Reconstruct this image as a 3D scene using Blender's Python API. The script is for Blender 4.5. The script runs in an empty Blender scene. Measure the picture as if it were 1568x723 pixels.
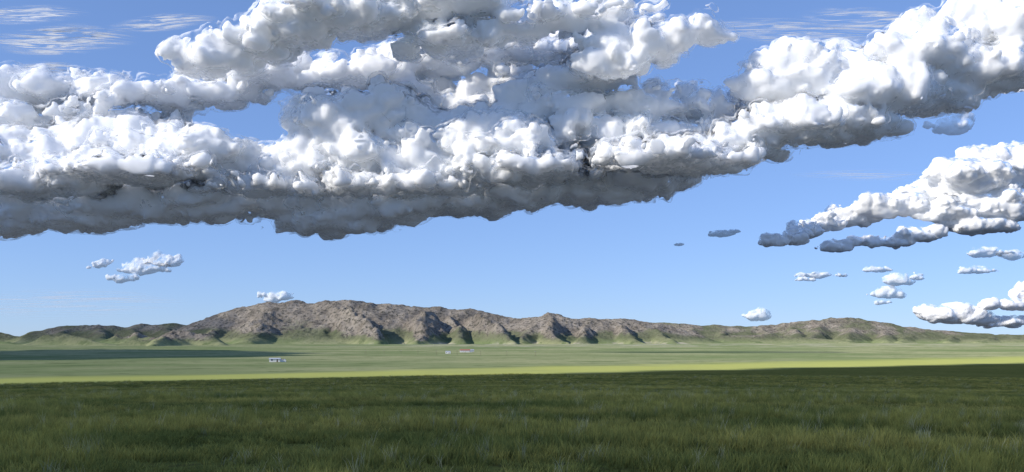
import bpy, math, time
import numpy as np
T0=time.time()
P=1358.0; CX=784.0; HY=530.0
SUN_EL=math.radians(28.0)
SH=np.array([-0.905,-0.425]); SH/=np.linalg.norm(SH)   # horizontal direction towards the sun
rng=np.random.default_rng(7)
scene=bpy.context.scene
scene.view_settings.view_transform='Standard'
scene.view_settings.look='None'
scene.view_settings.exposure=0

# ------------------------------------------------------------------ noise
_p=rng.permutation(256).astype(np.int32)
_p=np.concatenate([_p,_p,_p])
_g=rng.normal(size=(256,3)).astype(np.float32); _g/=np.linalg.norm(_g,axis=1)[:,None]; _g*=1.5
def _perlin(x,y,z):
    xi=np.floor(x).astype(np.int32);yi=np.floor(y).astype(np.int32);zi=np.floor(z).astype(np.int32)
    fx=(x-xi).astype(np.float32);fy=(y-yi).astype(np.float32);fz=(z-zi).astype(np.float32)
    xi&=255;yi&=255;zi&=255
    u=fx*fx*fx*(fx*(fx*6-15)+10);v=fy*fy*fy*(fy*(fy*6-15)+10);w=fz*fz*fz*(fz*(fz*6-15)+10)
    x1=(xi+1)&255;y1=(yi+1)&255;z1=(zi+1)&255
    def c(a,b,d,dx,dy,dz):
        g=_g[_p[_p[_p[a]+b]+d]]
        return g[:,0]*(fx-dx)+g[:,1]*(fy-dy)+g[:,2]*(fz-dz)
    a0=c(xi,yi,zi,0,0,0);a1=c(x1,yi,zi,1,0,0);a=a0+u*(a1-a0)
    b0=c(xi,y1,zi,0,1,0);b1=c(x1,y1,zi,1,1,0);b=b0+u*(b1-b0)
    e=a+v*(b-a)
    a0=c(xi,yi,z1,0,0,1);a1=c(x1,yi,z1,1,0,1);a=a0+u*(a1-a0)
    b0=c(xi,y1,z1,0,1,1);b1=c(x1,y1,z1,1,1,1);b=b0+u*(b1-b0)
    f=a+v*(b-a)
    return e+w*(f-e)
def perlin(x,y,z):
    sh=x.shape; x=x.ravel();y=y.ravel();z=z.ravel() if hasattr(z,'ravel') and np.ndim(z) else np.full(x.shape,float(z))
    out=np.empty(x.shape,np.float32); n=200000
    for i in range(0,len(x),n):
        out[i:i+n]=_perlin(x[i:i+n],y[i:i+n],z[i:i+n])
    return out.reshape(sh)
def fbm(x,y,z,o,gain=.5,kind=0):
    s=0;a=1.;t=0;f=1.
    for i in range(o):
        n=perlin(x*f+i*17.3,y*f+i*9.1,z*f+i*3.7)
        if kind==1: n=np.sqrt(n*n+.0012)*2
        if kind==2: n=1-np.sqrt(n*n+.002)*2
        s=s+a*n;t+=a;a*=gain;f*=2.03
    return s/t

# ------------------------------------------------------------------ node helpers
class NT:
    def __init__(s,name):
        s.m=bpy.data.materials.new(name); s.m.use_nodes=True; s.t=s.m.node_tree; s.t.nodes.clear()
    def n(s,typ,inp=None,**kw):
        nd=s.t.nodes.new(typ)
        for k,v in kw.items(): setattr(nd,k,v)
        for k,v in (inp or {}).items(): s.set(nd.inputs[k],v)
        return nd
    def set(s,sock,v):
        if isinstance(v,bpy.types.NodeSocket): s.t.links.new(v,sock)
        else:
            if isinstance(v,tuple) and len(v)==3 and sock.type=='RGBA': v=v+(1,)
            sock.default_value=v
    def math(s,op,a,b=0.0,c=None,clamp=False):
        nd=s.n('ShaderNodeMath',operation=op,use_clamp=clamp); s.set(nd.inputs[0],a); s.set(nd.inputs[1],b)
        if c is not None: s.set(nd.inputs[2],c)
        return nd.outputs[0]
    def noise(s,vec,scale,detail=4,rough=.55,dist=0.):
        return s.n('ShaderNodeTexNoise',{'Vector':vec,'Scale':scale,'Detail':detail,'Roughness':rough,'Distortion':dist}).outputs['Fac']
    def ramp(s,v,a,b,lo=0.,hi=1.):
        nd=s.n('ShaderNodeMapRange',{'Value':v,'From Min':a,'From Max':b,'To Min':lo,'To Max':hi},interpolation_type='SMOOTHSTEP'); return nd.outputs[0]
    def mix(s,f,a,b):
        nd=s.n('ShaderNodeMix',data_type='RGBA'); s.set(nd.inputs[0],f); s.set(nd.inputs[6],a); s.set(nd.inputs[7],b); return nd.outputs[2]
    def mulc(s,a,b):
        nd=s.n('ShaderNodeMix',data_type='RGBA',blend_type='MULTIPLY'); s.set(nd.inputs[0],1.); s.set(nd.inputs[6],a); s.set(nd.inputs[7],b); return nd.outputs[2]
    def scale_vec(s,v,k):
        nd=s.n('ShaderNodeVectorMath',operation='MULTIPLY'); s.set(nd.inputs[0],v); nd.inputs[1].default_value=k; return nd.outputs[0]
    def attr(s,name): return s.n('ShaderNodeAttribute',attribute_name=name).outputs['Fac']
    def out(s,sh): s.t.links.new(sh,s.n('ShaderNodeOutputMaterial').inputs['Surface']); return s.m

def make_mesh(name,co,faces,mat,smooth=True,attrs=None):
    me=bpy.data.meshes.new(name); nf=len(faces); k=faces.shape[1]
    me.vertices.add(len(co)); me.vertices.foreach_set('co',np.ascontiguousarray(co,np.float32).ravel())
    me.loops.add(nf*k); me.loops.foreach_set('vertex_index',np.ascontiguousarray(faces,np.int32).ravel())
    me.polygons.add(nf); me.polygons.foreach_set('loop_start',np.arange(0,nf*k,k,dtype=np.int32))
    me.update(calc_edges=True)
    me.polygons.foreach_set('use_smooth',np.full(nf,smooth,bool))
    for an,av in (attrs or {}).items():
        if av.ndim==2: a=me.attributes.new(an,'FLOAT_VECTOR','POINT'); a.data.foreach_set('vector',np.ascontiguousarray(av,np.float32).ravel())
        else: a=me.attributes.new(an,'FLOAT','POINT'); a.data.foreach_set('value',av.astype(np.float32).ravel())
    me.materials.append(mat)
    ob=bpy.data.objects.new(name,me); scene.collection.objects.link(ob); return ob

# ------------------------------------------------------------------ terrain profile
_pd=np.array([0.5,15,40,80,110,200,350,500,1000,2000,3000,4000,6000,60000.])
_pz=np.array([-1.9,-1.9,-2.5,-3.9,-4.9,-6.8,-8.6,-9.7,-12,-9,0,11,18,18.])
_lt=np.linspace(math.log(.5),math.log(60000),3000)
_zt=np.interp(np.exp(_lt),_pd,_pz); kk=np.hanning(131);kk/=kk.sum()
_zt=np.convolve(np.pad(_zt,65,mode='edge'),kk,mode='valid')
def plain(x,y):
    r=np.sqrt(x*x+y*y)+1e-3
    return np.interp(np.log(np.maximum(r,.5)),_lt,_zt)
def ground_y(px,p):
    x=(px-CX)/P; ys=np.exp(np.linspace(math.log(5),math.log(3500),3000))
    pp=-plain(x*ys,ys)/ys*P
    i=np.argmax(pp<p); return ys[i]
EPX=np.linspace(-700,2300,120)
EX=[];EY=[]
for q in EPX:
    y=ground_y(q,max(60-34*q/1568,8)); EX.append((q-CX)/P*y); EY.append(y)
EX=np.array(EX);EY=np.array(EY); o=np.argsort(EX);EX=EX[o];EY=EY[o]
def edge_y(x): return np.interp(x,EX,EY)

# ------------------------------------------------------------------ terrain material
def terrain_mat(name):
    t=NT(name); pos=t.n('ShaderNodeNewGeometry').outputs['Position']
    n1=t.noise(pos,.0022,4,.6,.6); n2=t.noise(pos,.02,4,.65); n3=t.noise(pos,.25,3,.6); n4=t.noise(pos,3.,2,.6); n5=t.noise(pos,.09,3,.7)
    far=t.mix(t.ramp(n1,.38,.6),(.18,.225,.10),(.30,.31,.165))
    far=t.mix(t.ramp(n2,.5,.68),far,(.14,.18,.08))
    far=t.mix(t.ramp(n5,.54,.68,0,.8),far,(.105,.14,.058))
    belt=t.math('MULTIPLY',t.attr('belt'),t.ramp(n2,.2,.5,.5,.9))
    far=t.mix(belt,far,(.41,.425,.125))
    near=t.mix(t.ramp(n3,.35,.65),(.10,.115,.03),(.15,.16,.045))
    near=t.mix(t.ramp(n4,.45,.7),near,(.08,.08,.03))
    near=t.mix(t.ramp(n2,.45,.65,0,.5),near,(.17,.165,.05))
    grass=t.mix(t.attr('nearf'),far,near)
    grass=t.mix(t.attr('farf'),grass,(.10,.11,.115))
    # rock
    r1=t.noise(pos,.012,5,.7); r2=t.noise(pos,.06,4,.75)
    rock=t.mix(t.ramp(r1,.35,.65),(.22,.19,.155),(.37,.325,.27))
    rock=t.mix(t.ramp(r2,.5,.6),rock,(.105,.10,.08))
    hillg=t.mix(t.ramp(r1,.4,.6),(.14,.155,.09),(.195,.20,.125))
    hillg=t.mix(t.ramp(r2,.52,.66,0,.8),hillg,(.095,.11,.065))
    col=t.mix(t.attr('hill'),grass,hillg)
    rf=t.ramp(t.math('ADD',t.attr('rock'),t.math('MULTIPLY',t.math('SUBTRACT',r2,.5),1.1)),.28,.58)
    col=t.mix(rf,col,rock)
    pale=t.math('MULTIPLY',t.attr('pale'),t.ramp(t.noise(pos,.008,4,.65),.5,.62))
    col=t.mix(pale,col,(.45,.41,.32))
    bmp=t.n('ShaderNodeBump',{'Strength':1.,'Distance':10.,'Height':t.math('MULTIPLY',r2,t.attr('hill'))})
    bmp2=t.n('ShaderNodeBump',{'Strength':.5,'Distance':.25,'Height':n4,'Normal':bmp.outputs[0]})
    d=t.n('ShaderNodeBsdfDiffuse',{'Color':col,'Roughness':.6,'Normal':bmp2.outputs[0]})
    return t.out(d.outputs[0])
TM=terrain_mat('steppe_ground_material')

# ------------------------------------------------------------------ ground sheet
ang=np.radians(np.concatenate([np.arange(-180,-42,2.),np.arange(-42,42,.25),np.arange(42,180,2.)]))
rad=np.exp(np.linspace(math.log(.5),math.log(55000),420))
A,R=np.meshgrid(ang,rad,indexing='ij'); X=np.sin(A)*R; Y=np.cos(A)*R
Z=plain(X,Y)+fbm(X/60,Y/60,.3,3)*np.clip(R/400,0,.6)+fbm(X/7,Y/7,.7,2)*.06*np.clip(R/15,0,1)
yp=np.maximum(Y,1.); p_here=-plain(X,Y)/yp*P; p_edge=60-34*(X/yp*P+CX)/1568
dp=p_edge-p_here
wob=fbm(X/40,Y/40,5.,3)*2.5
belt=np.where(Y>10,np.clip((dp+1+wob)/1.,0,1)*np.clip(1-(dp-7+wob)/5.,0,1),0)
nearf=np.clip(1-(dp+2)/3.,0,1); nearf=np.where(Y<10,1,nearf)
pale=np.clip((R-2400)/600,0,1)*np.clip((4600-R)/400,0,1)*np.clip((X+700)/400,0,1)
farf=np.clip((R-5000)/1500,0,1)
na,nr=A.shape
I=np.arange(na*nr).reshape(na,nr)
I2=np.vstack([I,I[:1]])
F=np.stack([I2[:-1,:-1],I2[:-1,1:],I2[1:,1:],I2[1:,:-1]],-1).reshape(-1,4)
zero=np.zeros_like(X)
co=np.stack([X,Y,Z],-1).reshape(-1,3)
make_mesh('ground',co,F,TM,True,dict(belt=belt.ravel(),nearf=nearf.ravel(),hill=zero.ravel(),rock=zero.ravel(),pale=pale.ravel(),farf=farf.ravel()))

# ------------------------------------------------------------------ hills
gx=np.arange(-4300,4300,5.5); gy=np.arange(2300,7000,9.)
HX,HYY=np.meshgrid(gx,gy,indexing='ij'); 
wx=fbm(HX/300,HYY/300,1.,2)*40+fbm(HX/110,HYY/110,3.,3)*28; wy=fbm(HX/260,HYY/260,9.,3)*50
QX=HX+wx; QY=HYY+wy
acc=np.zeros_like(HX); rockacc=np.zeros_like(HX)
def wpt(px,py,d):
    x=(px-CX)/P*d; z=(HY-py)/P*d
    return x,d,max(z-float(plain(np.array(x),np.array(d))),1.)
def ridge(pts,k,rnd=15.,gp=1.6,rock=0.):
    for a,b in zip(pts[:-1],pts[1:]):
        ax,ay,ah=a;bx,by,bh=b; m=max(ah,bh)*k+80
        i0=np.searchsorted(gx,min(ax,bx)-m);i1=np.searchsorted(gx,max(ax,bx)+m)
        j0=np.searchsorted(gy,min(ay,by)-m);j1=np.searchsorted(gy,max(ay,by)+m)
        if i1<=i0 or j1<=j0: continue
        s=(slice(i0,i1),slice(j0,j1)); x=QX[s];y=QY[s]
        L=(bx-ax)**2+(by-ay)**2+1e-6
        t=np.clip(((x-ax)*(bx-ax)+(y-ay)*(by-ay))/L,0,1)
        D=np.hypot(x-(ax+t*(bx-ax)),y-(ay+t*(by-ay))); D=np.sqrt(D*D+rnd*rnd)-rnd
        H=ah+t*(bh-ah); h=H*np.clip(1-D/(k*H),0,1)**gp
        acc[s]=(acc[s]**10+h**10)**(1/10.)
        rockacc[s]=np.maximum(rockacc[s],rock*np.clip(h/(H+1)*1.6,0,1))
main=[(298,508),(315,498),(328,488),(345,482),(370,476),(400,470),(430,466),(460,465),(500,465),(540,464),(600,468),(660,473),(720,477),(760,484),(787,492),(810,489),(835,482),(855,487),(872,491),(900,488),(930,489),(960,491),(985,493),(1010,498),(1050,508)]
ridge([wpt(a,b,4350+60*math.sin(a/50.)) for a,b in main],2.7,60,1.5,.95)
sp=[(((345,489,4350),(325,503,4050),(300,518,3700)),1.5,.6),
    (((415,474,4250),(405,482,4080),(395,505,3820),(375,521,3560)),1.8,.8),
    (((500,472,4250),(525,470,4080),(555,478,3880),(568,500,3740),(580,523,3560)),.9,1.),
    (((655,478,4250),(645,476,4080),(650,497,3820),(635,523,3620)),1.0,1.),
    (((725,484,4250),(735,483,4080),(762,500,3850),(790,523,3600)),.95,.8),
    (((690,484,4250),(700,498,4000),(705,515,3800)),1.0,.6),
    (((835,486,4300),(842,490,4100),(850,508,3880),(870,523,3740)),.95,1.),
    (((835,486,4300),(815,500,4080),(800,516,3850)),1.5,.7),
    (((905,492,4300),(896,499,4120),(890,515,3900)),1.1,.9),
    (((945,493,4300),(955,499,4120),(975,516,3880)),1.,.9),
    (((980,497,4300),(1005,505,4200),(1030,519,3950)),1.2,.5)]
for s,k_,r_ in sp: ridge([wpt(*q) for q in s],k_,10,1.1,r_)
left=[(-260,505),(-120,500),(-40,505),(0,509),(30,515),(60,507),(85,502),(110,499),(140,498),(170,500),(190,503),(215,497),(260,496),(310,500),(350,506)]
ridge([wpt(a,b,5000) for a,b in left],2.6,40,1.4,.45)
for a,b in [(95,504),(150,502),(205,503),(255,501)]:
    ridge([wpt(a,b,4900),wpt(a+6,b+7,4600),wpt(a+14,523,4200)],1.6,15,1.2,.45)
ridge([wpt(-90,512,3300),wpt(-20,519,3200),wpt(25,526,3100)],3.0,30,1.4,.4)
ridge([wpt(40,525,2900),wpt(72,514,2950),wpt(105,512,2950),wpt(145,521,2900),wpt(185,529,2850)],1.8,25,1.4,.4)
ridge([wpt(150,523,3500),wpt(180,513,3550),wpt(215,511,3550),wpt(240,518,3500)],1.8,15,1.3,1.2)
ridge([wpt(195,526,3000),wpt(235,511,3050),wpt(264,504,3100),(wpt(300,511,3100)),wpt(335,524,3000)],1.7,15,1.3,1.4)
ridge([wpt(264,505,3100),wpt(250,515,2900),wpt(230,527,2700)],1.3,12,1.2,1.2)
right=[(900,500),(960,494),(1010,495),(1040,498),(1090,499),(1130,501),(1170,500),(1210,496),(1250,491),(1280,489),(1310,490),(1350,496),(1400,503),(1450,507),(1500,511),(1540,513),(1600,511),(1750,505),(1900,510)]
ridge([wpt(a,b,5900) for a,b in right],4.0,60,1.4,.4)
for a,b in [(1000,499),(1060,503),(1110,505),(1165,504),(1215,501),(1262,497),(1305,498),(1350,503),(1400,509),(1460,513),(1520,515),(1590,515)]:
    o1=rng.uniform(-25,25); ridge([wpt(a,b,5800),wpt(a+o1*.6,b+7,5350),wpt(a+o1,522,4900)],1.7,20,1.2,.55)
ridge([wpt(1060,520,5000),wpt(1110,514,5000),wpt(1170,512,5000),wpt(1230,517,4950),wpt(1290,520,4900)],3,20,1.3,.8)
hn=np.clip(acc/60,0,1)
g1=fbm(QX/150,QY/210,2.,4,.5,2); g2=fbm(HX/60,HYY/60,4.,4,.55,2)
crestf=np.clip((4250-HYY)/300,0.2,1)
h=acc*(1+.40*(g1-.65)*crestf)+hn*(g1-.65)*10*np.clip(crestf,.5,1)
rk=np.clip(rockacc*np.clip(acc/80,.2,1)+fbm(HX/200,HYY/200,6.,3)*.5-.02,0,1)*np.clip(acc/25,0,1)
h+=rk*(g2-.6)*24*crestf+rk*fbm(HX/20,HYY/20,8.,3)*5.5
h=np.where(acc<.5,-1.5,h-1.0)
HZ=plain(HX,HYY)+h
ni,nj=HX.shape; I=np.arange(ni*nj).reshape(ni,nj)
F=np.stack([I[:-1,:-1],I[1:,:-1],I[1:,1:],I[:-1,1:]],-1).reshape(-1,4)
keep=(acc.ravel()[F].max(1)>.2); F=F[keep]
used=np.unique(F); rm=np.full(ni*nj,-1);rm[used]=np.arange(len(used))
co=np.stack([HX,HYY,HZ],-1).reshape(-1,3)[used]
hill=np.clip((acc-3)/30,0,1).ravel()[used]
Rr=np.hypot(co[:,0],co[:,1])
pl=np.clip((Rr-2400)/600,0,1)*np.clip((4600-Rr)/400,0,1)*np.clip((co[:,0]+700)/400,0,1)*np.clip(1-acc.ravel()[used]/14,0,1)
z0=np.zeros(len(used))
make_mesh('rocky_hills',co,rm[F],TM,True,dict(belt=z0,nearf=z0,farf=z0,hill=hill,rock=rk.ravel()[used],pale=pl))

# ------------------------------------------------------------------ clouds
def surface_nets(F,org,h):
    S=F>0; nx,ny,nz=F.shape
    c=np.zeros((nx-1,ny-1,nz-1),np.uint8)
    for a in (0,1):
        for b in (0,1):
            for d in (0,1): c+=S[a:nx-1+a,b:ny-1+b,d:nz-1+d]
    act=np.argwhere((c>0)&(c<8)); del c
    idm=np.full((nx-1,ny-1,nz-1),-1,np.int32); idm[act[:,0],act[:,1],act[:,2]]=np.arange(len(act))
    cor=[(a,b,d) for a in (0,1) for b in (0,1) for d in (0,1)]
    V={k:F[act[:,0]+k[0],act[:,1]+k[1],act[:,2]+k[2]] for k in cor}
    s=np.zeros((len(act),3),np.float32); n=np.zeros(len(act),np.float32)
    for k in cor:
        for ax in range(3):
            if k[ax]==0:
                k2=list(k);k2[ax]=1;k2=tuple(k2)
                a=V[k];b=V[k2]; m=(a>0)!=(b>0)
                t=np.where(m,a/np.where(m,a-b,1),0)
                for q in range(3):
                    s[:,q]+=np.where(m,(t if q==ax else k[q]),0)
                n+=m
    co=(act+s/n[:,None])*h+org
    quads=[]
    for ax in range(3):
        o1,o2=[(1,2),(2,0),(0,1)][ax]
        sl=[slice(1,-1)]*3; sl[ax]=slice(0,-1); sl2=list(sl); sl2[ax]=slice(1,None)
        A_=S[tuple(sl)];B_=S[tuple(sl2)]
        e=np.argwhere(A_!=B_); off=np.array([1,1,1]);off[ax]=0; e=e+off
        fl=S[e[:,0],e[:,1],e[:,2]]
        def g(d1,d2):
            q=e.copy(); q[:,o1]-=d1; q[:,o2]-=d2; return idm[q[:,0],q[:,1],q[:,2]]
        Q=np.stack([g(1,1),g(0,1),g(0,0),g(1,0)],-1)
        Q=np.where(fl[:,None],Q,Q[:,::-1]); quads.append(Q)
    Q=np.concatenate(quads); Q=Q[(Q>=0).all(1)]
    return co,Q

def cloud_mat(name,col,scale,nscale,soft=.3,er=.9,dens=1.,lo=0.):
    """white scattering body whose rims thin out and fray"""
    t=NT(name); g=t.n('ShaderNodeNewGeometry')
    sm=t.n('ShaderNodeAttribute',attribute_name='sm').outputs['Vector']; sn=t.n('ShaderNodeAttribute',attribute_name='sn').outputs['Vector']
    b=t.n('ShaderNodeBsdfPrincipled',{'Base Color':col,'Roughness':1.,'Specular IOR Level':0.,'Subsurface Weight':1.,'Subsurface Radius':(1.,1.,1.),'Subsurface Scale':scale,'Normal':sm})
    dt=t.n('ShaderNodeVectorMath',operation='DOT_PRODUCT'); t.set(dt.inputs[0],sn); t.set(dt.inputs[1],g.outputs['Incoming'])
    n=t.noise(g.outputs['Position'],nscale,2,.65)
    under=t.math('MAXIMUM',t.math('MULTIPLY',t.n('ShaderNodeSeparateXYZ',{0:sn}).outputs[2],-1.1),0.)
    f=t.math('ADD',t.math('ADD',dt.outputs['Value'],under),t.math('MULTIPLY',t.math('SUBTRACT',n,.5),er))
    al=t.math('MULTIPLY',t.ramp(f,lo,lo+soft,0,dens),t.math('SUBTRACT',1.,g.outputs['Backfacing']))
    return t.out(t.n('ShaderNodeMixShader',{0:al,1:t.n('ShaderNodeBsdfTransparent').outputs[0],2:b.outputs[0]}).outputs[0])
def mist_mat(name,col,nscale,mx):
    """thin mist hugging the dense core, visible only where it is seen edge-on (long path)"""
    t=NT(name); g=t.n('ShaderNodeNewGeometry')
    sn=t.n('ShaderNodeAttribute',attribute_name='sn').outputs['Vector']
    b=t.n('ShaderNodeBsdfDiffuse',{'Color':col,'Normal':sn}); b2=t.n('ShaderNodeBsdfTranslucent',{'Color':col,'Normal':sn})
    bb=t.n('ShaderNodeMixShader',{0:.3,1:b.outputs[0],2:b2.outputs[0]})
    dt=t.n('ShaderNodeVectorMath',operation='DOT_PRODUCT'); t.set(dt.inputs[0],sn); t.set(dt.inputs[1],g.outputs['Incoming'])
    v=dt.outputs['Value']
    n=t.noise(g.outputs['Position'],nscale,2,.7)
    al=t.math('MULTIPLY',t.math('MULTIPLY',t.ramp(v,-.02,.28),t.ramp(v,.32,.75,1.,0.)),t.ramp(n,.34,.66,0,mx))
    al=t.math('MULTIPLY',al,t.math('SUBTRACT',1.,g.outputs['Backfacing']))
    return t.out(t.n('ShaderNodeMixShader',{0:al,1:t.n('ShaderNodeBsdfTransparent').outputs[0],2:bb.outputs[0]}).outputs[0])
CM=cloud_mat('cumulus_material',(.965,.98,.992),190.,.009,.55,1.2)
CM2=cloud_mat('small_cumulus_material',(.968,.982,.993),70.,.011,.65,1.3)
CMW=cloud_mat('wispy_cumulus_material',(.968,.982,.993),40.,.007,1.,2.4,.7,.05)
CMD=cloud_mat('dark_cloud_material',(.5,.54,.6),40.,.015,.6,1.4,.75)
VM=mist_mat('cloud_mist_material',(.93,.945,.96),.006,.65)

def vnormals(co,Q):
    a=co[Q[:,2]]-co[Q[:,0]]; b=co[Q[:,3]]-co[Q[:,1]]; fn=np.cross(a,b); nv=len(co)
    N=np.stack([sum(np.bincount(Q[:,j],fn[:,i],nv) for j in range(4)) for i in range(3)],-1)
    return N/(np.linalg.norm(N,axis=1)[:,None]+1e-9)
def relax(N,Q,it):
    nv=len(N)
    for _ in range(it):
        f4=N[Q].sum(1)
        N=np.stack([sum(np.bincount(Q[:,j],f4[:,i],nv) for j in range(4)) for i in range(3)],-1); N/=np.linalg.norm(N,axis=1)[:,None]+1e-9
    return N

def cloud(name,lobes,d0,vox=1.6,mat=None,base=None,children=12,namp=.5,seed=1,yfac=.9,gen=2,gain=.5,mist=False):
    """lobes: (px,py,rx,ry[,depth offset in px units]) -> a world-space body at distance d0"""
    r=np.random.default_rng(seed); s=d0/P; L=[]
    for lb in lobes:
        px,py,rx,ry=lb[:4]; dd=lb[4] if len(lb)>4 else r.uniform(-20,20)
        c=np.array([(px-CX)*s,d0+dd*s,(HY-py)*s]); R3=np.array([rx,max(rx*yfac*.7,ry),ry])*s
        L.append((c,R3*.95))
        def kids(c,R3,n,g):
            for i in range(n):
                v=r.normal(size=3); v/=np.linalg.norm(v)
                if v[2]<-.15: v[2]*=-.6
                v[1]-=.3; v/=np.linalg.norm(v)
                rr=R3.min()*r.uniform(.34,.72); cc=c+v*(R3-rr*.74)
                L.append((cc,np.array([rr*1.35,rr,rr*.9])))
                if g>1: kids(cc,np.array([rr,rr,rr]),2,g-1)
        kids(c,R3,children,gen)
    h=vox*s; A=20*s*namp*2
    C=np.array([l[0] for l in L]);RR=np.array([l[1] for l in L])
    lo=(C-RR).min(0)-A*1.4-3*h; hi=(C+RR).max(0)+A*1.4+3*h
    n=np.ceil((hi-lo)/h).astype(int)+1
    Fd=np.full(tuple(n),-1e4,np.float32)
    ax=[lo[i]+np.arange(n[i])*h for i in range(3)]
    for c,R3 in L:
        m=A*1.3; i0=[max(int((c[i]-R3[i]-m-lo[i])/h),0) for i in range(3)]; i1=[min(int((c[i]+R3[i]+m-lo[i])/h)+2,n[i]) for i in range(3)]
        dx=((ax[0][i0[0]:i1[0]]-c[0])/R3[0])**2; dy=((ax[1][i0[1]:i1[1]]-c[1])/R3[1])**2
        zz=ax[2][i0[2]:i1[2]]-c[2]; dz=np.where(zz<0,zz/(R3[2]*.58),zz/R3[2])**2
        q=np.sqrt(dx[:,None,None]+dy[None,:,None]+dz[None,None,:])
        f=((1-q)*R3.min()).astype(np.float32); f=np.minimum(f,60*s)
        sl=tuple(slice(i0[i],i1[i]) for i in range(3)); np.maximum(Fd[sl],f,out=Fd[sl])
    idx=np.argwhere(np.abs(Fd)<A*1.0)
    x=lo[0]+idx[:,0]*h;y=lo[1]+idx[:,1]*h;z=lo[2]+idx[:,2]*h
    u=s*55
    nb=fbm(x/u,y/u,z/u*1.15,4,gain,1)       # billows
    nl=perlin(x/u/2.6,y/u/2.6,z/u/1.9+7.7)
    f=Fd[idx[:,0],idx[:,1],idx[:,2]]+A*(1.3*(nb-.39)+.55*nl)
    if base is not None:
        zb=(HY-np.interp(x/y*P+CX,base[0],base[1]))*s
        f=np.minimum(f,(z-zb)*1.0+A*.4*(nb-.4)+A*.25*nl)
    Fd[idx[:,0],idx[:,1],idx[:,2]]=f
    if base is not None:
        XX=ax[0][:,None,None];YY=ax[1][None,:,None]
        zb=((HY-np.interp(XX/YY*P+CX,base[0],base[1]))*s)
        Fd=np.where(ax[2][None,None,:]<zb-A*.3,-1e4,Fd).astype(np.float32)
    def cap(G):
        G[[0,-1]]=-1;G[:,[0,-1]]=-1;G[:,:,[0,-1]]=-1; return G
    if mist:
        vco,vQ=surface_nets(cap((Fd[::2,::2,::2]+6*s).copy()),lo,h*2); vN=relax(vnormals(vco,vQ),vQ,5)
    co,Q=surface_nets(cap(Fd),lo,h)
    N=vnormals(co,Q); N1=relax(N,Q,2 if vox<1.5 else 5); N2=relax(N1,Q,8 if vox<1.5 else 15)
    nq=len(Q)
    if mist:
        Q=np.concatenate([Q,vQ+len(co)]); co=np.concatenate([co,vco]); N1=np.concatenate([N1,vN]); N2=np.concatenate([N2,vN])
    ob=make_mesh(name,co,Q,mat or CM,True,dict(sm=N1,sn=N2))
    if mist:
        ob.data.materials.append(VM); mi=np.zeros(len(Q),np.int32); mi[nq:]=1; ob.data.polygons.foreach_set('material_index',mi)
    return ob

baseL=(np.array([-200,0,60,200,350,560,640,750,850,950,1010,1060]),np.array([400,400,392,380,376,378,372,352,352,342,325,300]))
cloud('shadow_caster_cloud',[(-90,345,90,32),(0,340,80,40),(40,325,80,40),(140,330,100,40),(240,320,90,42),(330,318,90,42),(430,315,85,42),(510,335,90,40),(600,318,85,42),(640,300,80,38),(720,308,90,36),(800,300,80,38),(880,295,90,36),(960,285,80,34),(1020,278,50,24)],10650,1.9,base=baseL,seed=2,children=8,mist=True)
cloud('shadow_caster_cloud',[(-60,250,100,45),(10,262,80,40),(60,245,80,44),(130,235,80,44),(230,232,85,42),(310,242,80,38),(380,257,70,36),(445,262,60,38),(520,195,62,52),(590,178,66,50),(550,250,90,55),(640,215,60,50),(655,265,80,40),(760,230,95,42),(740,190,60,30),(830,150,52,48),(870,175,85,45),(930,215,110,45),(1000,170,85,38),(900,125,60,32),(1085,170,62,38),(1040,215,110,38),(980,248,110,28),(200,275,140,26),(420,290,120,22),(800,270,110,26),(80,290,110,20),(600,290,120,22)],10200,1.8,seed=3,children=8,mist=True)
cloud('shadow_caster_cloud',[(1190,135,60,46),(1240,120,62,48),(1300,112,75,50),(1350,150,80,44),(1400,92,72,52),(1450,62,70,52),(1515,40,75,52),(1580,60,75,62),(1200,200,90,34),(1290,195,80,30),(1130,225,80,28),(1420,145,80,36),(1500,115,80,40),(1600,110,80,40),(1000,250,100,22),(1090,255,70,20)],9600,1.8,seed=4,children=9,mist=True)
cloud('shadow_caster_cloud',[(320,92,52,26),(380,70,75,34),(450,52,85,36),(530,34,100,42),(620,10,100,42),(700,15,80,38),(560,-30,120,40),(770,50,70,26),(860,35,60,24),(940,95,62,34),(1000,72,62,34),(1060,58,50,28),(940,20,60,15),(700,65,80,24)],9500,1.9,seed=5,children=7,gain=.44,mist=True)
cloud('shadow_caster_cloud',[(-30,160,90,36),(50,148,90,36),(140,145,90,32),(20,195,80,30),(240,148,70,20),(330,140,70,20),(150,185,100,22),(410,118,80,26),(480,112,80,28),(560,118,80,30),(640,95,80,32),(715,95,60,28),(720,160,60,26),(800,85,80,30),(880,75,80,28),(620,140,60,24),(790,125,50,26)],11000,1.9,seed=6,children=7,gain=.44,mist=True)
cloud('shadow_caster_cloud',[(1590,262,60,40),(1535,265,58,42),(1475,282,54,38),(1430,303,42,28),(1450,328,60,26,-20),(1530,325,64,32,-20),(1395,322,40,20),(1345,322,38,22),(1305,335,40,22),(1255,350,36,19,-30),(1210,364,30,16,-60),(1172,380,24,11,-100),(1262,384,30,14,-40),(1320,376,44,14,-40),(1385,366,44,15,-40),(1490,350,56,18,-20)],12000,1.3,mat=CM2,seed=8,children=8,namp=.3,yfac=.6,gain=.56)
k=0
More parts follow.
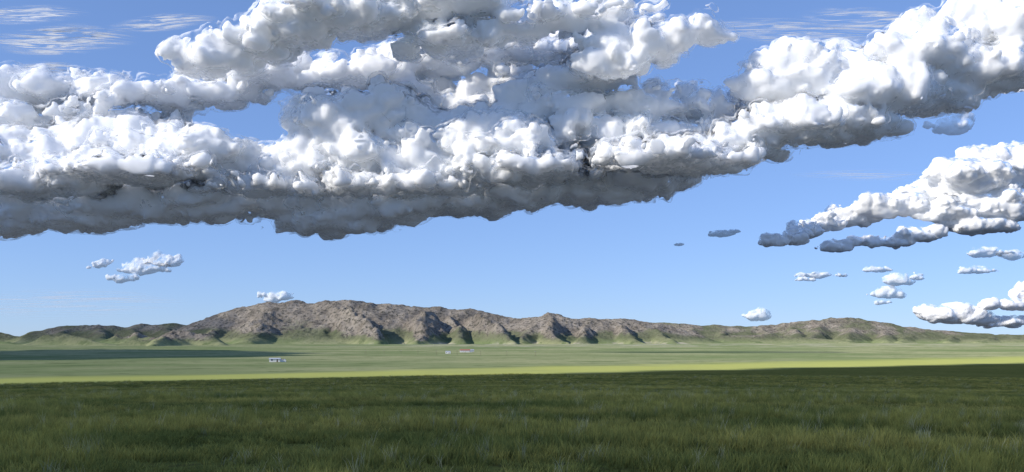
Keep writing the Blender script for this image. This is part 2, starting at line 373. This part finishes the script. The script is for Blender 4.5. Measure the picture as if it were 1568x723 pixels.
for lobes,dm,w_ in [([(1510,388,30,10),(1550,390,24,8)],13500,1),([(1262,420,38,8),(1235,428,18,6),(1330,414,22,7)],14000,1),
    ([(1378,430,26,9),(1400,425,12,6),(1355,450,26,10),(1345,464,16,6)],14700,1),
    ([(1460,484,36,20),(1498,490,34,13),(1432,480,20,15),(1540,497,30,7)],17000,0),([(1572,450,28,16),(1540,468,34,8)],17000,0),([(1497,416,28,6)],14500,1),
    ([(1162,485,16,7)],18000,1),([(150,405,14,9),(145,412,10,7)],14000,1),([(215,410,42,16),(190,428,24,10),(248,402,26,11)],14000,1),
    ([(430,455,18,6),(416,460,10,4)],17000,1),([(1445,198,26,12),(1460,188,14,9)],9500,1)]:
    cloud('shadow_caster_cloud',lobes,dm,.8,mat=CMW if w_ else CM2,seed=20+k,children=8,namp=.24,gen=1,yfac=.5); k+=1
cloud('dark_cloud',[(1105,357,24,7),(1125,354,12,4)],11000,.7,mat=CMD,seed=50,children=8,namp=.13,gen=1)
cloud('dark_cloud',[(1043,373,9,3)],11000,.6,mat=CMD,seed=51,children=6,namp=.08,gen=1)

# unseen clouds beside/behind the viewer, added and shaped to shade the steppe
def shadow_slab(name,f2d,bx,by,zc,T,h,seed,op):
    off=SH*(zc+8)/math.tan(SUN_EL)
    x=np.arange(bx[0],bx[1],h);y=np.arange(by[0],by[1],h);z=np.arange(zc-T-60,zc+T+60,h*.8)
    GX,GY=np.meshgrid(x,y,indexing='ij'); f=f2d(GX,GY)+fbm(GX/120,GY/120,seed*1.,3)*14
    t=T*np.sqrt(np.clip(f/160,0,1))
    X3,Y3,Z3=np.meshgrid(x,y,z,indexing='ij')
    dz=Z3-zc; F3=np.minimum(f[:,:,None],t[:,:,None]-np.where(dz<0,-dz*1.8,dz))
    F3=F3+np.where(F3>-40,1,0)*(fbm(X3/90,Y3/90,Z3/70,3,.5,1)-.4)*22
    F3[[0,-1]]=-1;F3[:,[0,-1]]=-1;F3[:,:,[0,-1]]=-1
    co,Q=surface_nets(F3.astype(np.float32),np.zeros(3),1.)
    co=np.stack([np.interp(co[:,0],np.arange(len(x)),x)+off[0],np.interp(co[:,1],np.arange(len(y)),y)+off[1],np.interp(co[:,2],np.arange(len(z)),z)],-1)
    t=NT('shadow_caster_material')
    m=t.out(t.n('ShaderNodeMixShader',{0:op,1:t.n('ShaderNodeBsdfTransparent').outputs[0],2:t.n('ShaderNodeBsdfDiffuse',{'Color':(.86,.88,.9)}).outputs[0]}).outputs[0])
    make_mesh(name,co,Q,m)
def f1(x,y): return np.minimum(np.minimum(edge_y(x)-y,x+420),np.minimum(1050-x,y+280))
shadow_slab('shadow_caster_cloud',f1,(-460,1100),(-330,1150),1100,90,14.,3,.6)
def f2(x,y): return (1-np.sqrt(((x+630-(y-1350)*-.35)/270)**2+((y-1380)/620)**2))*240+fbm(x/200,y/200,3.,3)*80
shadow_slab('shadow_caster_cloud',f2,(-1400,200),(500,2300),900,70,20.,5,.75)
def f3(x,y): return (1-np.sqrt(((x+2100)/800)**2+((y-4300)/900)**2))*600+fbm(x/400,y/400,6.,3)*200
shadow_slab('shadow_caster_cloud',f3,(-3200,-1000),(3100,5500),1200,150,40.,6,.3)  # thin unseen cloud put in to darken the left hills
def f4(x,y): return (1-np.sqrt(((x-330)/230)**2+((y-1500)/150)**2))*150+fbm(x/90,y/90,9.,3)*60
shadow_slab('shadow_caster_cloud',f4,(0,700),(1250,1750),900,50,18.,8,.35)

# high thin cirrus: sheets at altitude
def cirrus(px,py,wx,wy,rot,seed,dens):
    d=20000.; s=d/P
    t=NT('cirrus_material'); tc=t.n('ShaderNodeTexCoord').outputs['Object']
    v=t.scale_vec(tc,(1.2,5.,1.)); v2=t.n('ShaderNodeVectorMath',operation='ADD'); t.set(v2.inputs[0],v); v2.inputs[1].default_value=(seed*3.1,seed,0)
    n=t.noise(v2.outputs[0],1.3,7,.62,1.2)
    ln=t.n('ShaderNodeVectorMath',operation='LENGTH'); t.set(ln.inputs[0],tc)
    fall=t.ramp(ln.outputs['Value'],.25,1.,1,0)
    a=t.math('MULTIPLY',t.ramp(n,.42,.75,0,dens),fall,clamp=True)
    df=t.n('ShaderNodeBsdfTranslucent',{'Color':(.9,.9,.9)}); d2=t.n('ShaderNodeBsdfDiffuse',{'Color':(.9,.9,.9)})
    mm=t.n('ShaderNodeMixShader',{0:.5,1:df.outputs[0],2:d2.outputs[0]})
    m=t.n('ShaderNodeMixShader',{0:a,1:t.n('ShaderNodeBsdfTransparent').outputs[0],2:mm.outputs[0]})
    n_=24; g=np.linspace(-1,1,n_); gxx,gyy=np.meshgrid(g,g,indexing='ij')
    co=np.stack([gxx,gyy,np.sin(gxx*3+gyy*2)*.03],-1).reshape(-1,3); I=np.arange(n_*n_).reshape(n_,n_)
    F=np.stack([I[:-1,:-1],I[1:,:-1],I[1:,1:],I[:-1,1:]],-1).reshape(-1,4)
    ob=make_mesh('cirrus_cloud',co,F,t.out(m.outputs[0]))
    ob.location=((px-CX)*s,d,(HY-py)*s); ob.scale=(wx*s,wy*s*2.2,wy*s*2); ob.rotation_euler=(math.radians(32),math.radians(rot),0)
for c in [(95,60,120,46,3,1,3.5),(250,34,90,30,-2,4,3.),(40,22,100,32,2,7,3.),(60,110,90,28,2,27,2.5),(1210,48,170,44,1,9,2.),(1330,30,120,44,0,12,1.8),(1320,268,120,12,0,15,.8),(100,465,200,24,0,21,.8)]: cirrus(*c)

# ------------------------------------------------------------------ grass
def blade_mat(name,c1,c2,c3):
    t=NT(name); pos=t.n('ShaderNodeNewGeometry').outputs['Position']
    rnd=t.n('ShaderNodeObjectInfo').outputs['Random']
    n=t.noise(pos,.16,3,.6); n2=t.noise(t.scale_vec(pos,(.05,.16,0)),1.,3,.6)
    c=t.mix(t.ramp(n,.38,.62),c1,c2); c=t.mix(t.ramp(n2,.45,.62,0,.8),c,c3)
    c=t.mulc(c,t.n('ShaderNodeCombineColor',{0:t.ramp(rnd,0,1,.65,1.4),1:t.ramp(rnd,0,1,.7,1.3),2:t.ramp(rnd,0,1,.75,1.25)}).outputs[0])
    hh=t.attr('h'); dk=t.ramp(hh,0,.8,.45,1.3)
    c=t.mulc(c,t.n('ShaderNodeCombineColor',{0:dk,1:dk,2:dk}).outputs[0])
    d=t.n('ShaderNodeBsdfDiffuse',{'Color':c}); tr=t.n('ShaderNodeBsdfTranslucent',{'Color':c})
    return t.out(t.n('ShaderNodeMixShader',{0:.35,1:d.outputs[0],2:tr.outputs[0]}).outputs[0])
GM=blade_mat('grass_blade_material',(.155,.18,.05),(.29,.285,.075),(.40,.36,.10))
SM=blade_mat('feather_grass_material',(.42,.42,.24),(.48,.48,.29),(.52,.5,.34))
tufts=bpy.data.collections.new('grass_tufts')
def tuft(name,nb,rad,hm,w,mat,lean,seed):
    r=np.random.default_rng(seed); V=[];Fc=[];Ha=[]
    for i in range(nb):
        a=r.uniform(0,6.28);q=rad*math.sqrt(r.uniform()); x,y=q*math.cos(a),q*math.sin(a)
        H=hm*r.uniform(.45,1.15); la=r.uniform(0,6.28); ln=lean*r.uniform(.2,1.2)*H
        dx,dy=math.cos(la)*ln+.12*H,math.sin(la)*ln; fa=r.uniform(0,3.14); wx,wy=math.cos(fa)*w/2,math.sin(fa)*w/2
        b=len(V)
        for k_,t_ in enumerate((0,.4,.75,1.)):
            ww=(1,.85,.5,.08)[k_]; cx=x+dx*t_**2; cy=y+dy*t_**2; cz=H*(t_-.18*t_**3)-.02
            V+= [(cx-wx*ww,cy-wy*ww,cz),(cx+wx*ww,cy+wy*ww,cz)]; Ha+=[t_,t_]
        for k_ in range(3): Fc.append((b+2*k_,b+2*k_+1,b+2*k_+3,b+2*k_+2))
    ob=make_mesh(name,np.array(V),np.array(Fc),mat,True,dict(h=np.array(Ha)))
    scene.collection.objects.unlink(ob); tufts.objects.link(ob)
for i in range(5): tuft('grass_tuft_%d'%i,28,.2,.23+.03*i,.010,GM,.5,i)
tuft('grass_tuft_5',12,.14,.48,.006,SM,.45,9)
pts=[];sc=[];ix=[]
for r0,r1,dn,s_ in [(6,16,28,1.),(16,32,19,1.),(32,60,9,1.2),(60,110,4.5,1.5),(110,230,1.4,2.)]:
    aw=math.radians(38); N=int(aw*(r1*r1-r0*r0)*dn)
    r_=np.sqrt(rng.uniform(r0*r0,r1*r1,N)); a_=rng.uniform(-aw,aw,N); x=np.sin(a_)*r_;y=np.cos(a_)*r_
    den=fbm(x/4,y/3,0.5,3); den2=fbm(x/18,y/9,2.5,3)
    kp=(den+.22+rng.uniform(-.3,.3,N)>0)&(y<edge_y(x)+6); x=x[kp];y=y[kp];den=den[kp];den2=den2[kp]
    pts.append(np.stack([x,y,plain(x,y)+fbm(x/60,y/60,.3,3)*np.clip(np.hypot(x,y)/400,0,.6)-.02],-1))
    sc.append(np.stack([np.full(len(x),s_)*rng.uniform(.8,1.2,len(x)),rng.uniform(.6,1.25,len(x))*(1+.9*den+.8*den2)*(1 if s_<1.3 else .65*s_**.5)],-1))
    q=rng.integers(0,5,len(x)); st=rng.uniform(0,1,len(x))<.03*np.clip(1+3*den2,0.1,3); q[st]=5; ix.append(q)
pts=np.concatenate(pts);sc=np.concatenate(sc);ix=np.concatenate(ix)
me=bpy.data.meshes.new('grass_field'); me.vertices.add(len(pts)); me.vertices.foreach_set('co',pts.astype(np.float32).ravel())
def fa(n,v,ty='FLOAT'):
    a=me.attributes.new(n,ty,'POINT'); a.data.foreach_set('vector' if ty=='FLOAT_VECTOR' else 'value',v.ravel())
fa('tscale',np.stack([sc[:,0],sc[:,0],sc[:,1]],-1).astype(np.float32),'FLOAT_VECTOR')
rot=np.zeros((len(pts),3),np.float32); rot[:,2]=rng.uniform(-.9,.9,len(pts)); fa('trot',rot,'FLOAT_VECTOR'); fa('tidx',ix.astype(np.int32),'INT')
gob=bpy.data.objects.new('grass_field',me); scene.collection.objects.link(gob)
ng=bpy.data.node_groups.new('scatter','GeometryNodeTree')
ng.interface.new_socket('Geometry',in_out='INPUT',socket_type='NodeSocketGeometry'); ng.interface.new_socket('Geometry',in_out='OUTPUT',socket_type='NodeSocketGeometry')
gi=ng.nodes.new('NodeGroupInput');go=ng.nodes.new('NodeGroupOutput'); iop=ng.nodes.new('GeometryNodeInstanceOnPoints')
ci=ng.nodes.new('GeometryNodeCollectionInfo'); ci.inputs['Collection'].default_value=tufts; ci.inputs['Separate Children'].default_value=True; ci.inputs['Reset Children'].default_value=True
def na_(n,ty):
    q=ng.nodes.new('GeometryNodeInputNamedAttribute'); q.data_type=ty; q.inputs['Name'].default_value=n; return q.outputs['Attribute']
ng.links.new(gi.outputs[0],iop.inputs['Points']);ng.links.new(ci.outputs[0],iop.inputs['Instance']); iop.inputs['Pick Instance'].default_value=True
ng.links.new(na_('tidx','INT'),iop.inputs['Instance Index'])
e2r=ng.nodes.new('FunctionNodeEulerToRotation'); ng.links.new(na_('trot','FLOAT_VECTOR'),e2r.inputs[0]); ng.links.new(e2r.outputs[0],iop.inputs['Rotation'])
ng.links.new(na_('tscale','FLOAT_VECTOR'),iop.inputs['Scale']); ng.links.new(iop.outputs[0],go.inputs[0])
gob.modifiers.new('scatter','NODES').node_group=ng

# ------------------------------------------------------------------ farm buildings, poles
def simple(name,c,r=.7):
    t=NT(name); pos=t.n('ShaderNodeNewGeometry').outputs['Position']; n=t.noise(pos,.8,4)
    f=t.ramp(n,.3,.7,.85,1.05); col=t.mulc(c+(1,),t.n('ShaderNodeCombineColor',{0:f,1:f,2:f}).outputs[0])
    return t.out(t.n('ShaderNodeBsdfPrincipled',{'Base Color':col,'Roughness':r}).outputs[0])
WM=simple('white_plaster',(.78,.77,.74)); RM=simple('metal_roof',(.45,.47,.5),.4); GL=simple('window_glass',(.05,.06,.08),.2); WD=simple('weathered_wood',(.16,.12,.09)); RR_=simple('red_roof',(.4,.15,.1))
def boxm(lo,hi):
    v=np.array([[x,y,z] for x in (lo[0],hi[0]) for y in (lo[1],hi[1]) for z in (lo[2],hi[2])],float)
    return v,np.array([[0,1,3,2],[4,6,7,5],[0,4,5,1],[2,3,7,6],[0,2,6,4],[1,5,7,3]])
def part(name,boxes,mat,par):
    V=[];F=[];o_=0
    for lo,hi in boxes:
        v,f=boxm(lo,hi);V.append(v);F.append(f+o_);o_+=8
    ob=make_mesh(name,np.concatenate(V),np.concatenate(F),mat,False); ob.parent=par; return ob
def at(px,p):
    y=ground_y(px,p); x=(px-CX)/P*y; return x,y,float(plain(np.array(x),np.array(y)))
def house(name,px,p,w,dp_,wh,rh,roof,rot=0,wing=True):
    x,y,z=at(px,p); e=bpy.data.objects.new(name,None); scene.collection.objects.link(e); e.location=(x,y,z-.15); e.rotation_euler=(0,0,rot)
    bx=[((-w/2,-dp_/2,0),(w/2,dp_/2,wh))]
    part('walls',bx,WM,e)
    v=np.array([(-w/2-.3,-dp_/2-.4,wh),(w/2+.3,-dp_/2-.4,wh),(w/2+.3,dp_/2+.4,wh),(-w/2-.3,dp_/2+.4,wh),(-w/2-.3,0,wh+rh),(w/2+.3,0,wh+rh)])
    v[:,2]+=.004
    me_=bpy.data.meshes.new('roof'); me_.from_pydata(v.tolist(),[],[(0,1,5,4),(2,3,4,5),(0,4,3),(1,2,5),(3,2,1,0)]); me_.materials.append(roof); ro=bpy.data.objects.new('roof',me_); scene.collection.objects.link(ro); ro.parent=e
    nw=max(int(w/3),2); ws=[]
    for i in range(nw):
        c=-w/2+(i+.5)*w/nw
        if i!=nw//2: ws.append(((c-.5,-dp_/2-.03,1.),(c+.5,-dp_/2+.02,2.)))
    part('windows',ws,GL,e); c=-w/2+(nw//2+.5)*w/nw
    part('door',[((c-.45,-dp_/2-.04,0.05),(c+.45,-dp_/2+.02,2.05))],WD,e)
    if wing: part('shed_wing',[((w/2+.004,-dp_/2+.8,0),(w/2+3.5,dp_/2-.4,wh*.75))],WM,e)
house('farmhouse',421,24.5,6.5,4,2.,.8,RM,.15)
house('farm_shed',433,24.,2.6,2.6,1.5,.4,RM,-.1,False)
house('farmhouse',712,9.5,17,7,3.2,2.,RR_,.1)
house('farmhouse',722,9.,8,6,3.,1.6,RM,.2,False)
house('farm_shed',686,11.5,7,5,2.8,1.2,RM,0,False)
def pole(px,p,h):
    x,y,z=at(px,p); e=bpy.data.objects.new('utility_pole',None); scene.collection.objects.link(e); e.location=(x,y,z-.3); e.rotation_euler=(0,0,.3)
    bpy.ops.mesh.primitive_cone_add(vertices=10,radius1=.16,radius2=.1,depth=h,location=(0,0,h/2)); o=bpy.context.object; o.name='post'; o.data.materials.append(WD); o.parent=e
    part('crossarm',[((-1.1,-.06,h-.8),(1.1,.06,h-.66))],WD,e); part('insulators',[((a-.05,-.05,h-.656),(a+.05,.05,h-.45)) for a in (-1,-.5,.5,1)],WM,e)
for px,p in [(560,13),(588,13.3),(614,13.6),(640,13.9),(668,14.2),(700,14.5),(736,15),(776,15.5),(820,16)]: pole(px,p,6.5)

# ------------------------------------------------------------------ light, sky, camera
w=bpy.data.worlds.new('World'); scene.world=w; w.use_nodes=True; nt=w.node_tree
sky=nt.nodes.new('ShaderNodeTexSky'); sky.sky_type='NISHITA'; sky.sun_disc=False; sky.sun_elevation=SUN_EL
sky.sun_rotation=math.atan2(SH[0],SH[1])%(2*math.pi); sky.altitude=1200; sky.air_density=1.; sky.dust_density=.15; sky.ozone_density=3.
gm=nt.nodes.new('ShaderNodeGamma'); gm.inputs[1].default_value=.58; nt.links.new(sky.outputs[0],gm.inputs[0])
tint=nt.nodes.new('ShaderNodeMix'); tint.data_type='RGBA'; tint.blend_type='MULTIPLY'; tint.inputs[0].default_value=1; tint.inputs[7].default_value=(1.1,1.43,2.15,1)
nt.links.new(gm.outputs[0],tint.inputs[6])
bg=nt.nodes['Background']; bg.inputs[1].default_value=.15; nt.links.new(tint.outputs[2],bg.inputs[0])
sl=bpy.data.lights.new('sun','SUN'); sl.energy=5.; sl.angle=math.radians(.5); sl.color=(1,.94,.84)
so=bpy.data.objects.new('sun',sl); scene.collection.objects.link(so)
from mathutils import Vector
d=Vector((SH[0]*math.cos(SUN_EL),SH[1]*math.cos(SUN_EL),math.sin(SUN_EL))); so.rotation_euler=d.to_track_quat('Z','Y').to_euler(); so.location=(0,0,50)
cam=bpy.data.cameras.new('camera'); co_=bpy.data.objects.new('camera',cam); scene.collection.objects.link(co_); scene.camera=co_
co_.rotation_euler=(math.radians(90),0,0); cam.sensor_width=36; cam.lens=36*P/1568; cam.shift_y=(HY-361.5)/1568; cam.clip_start=.1; cam.clip_end=100000
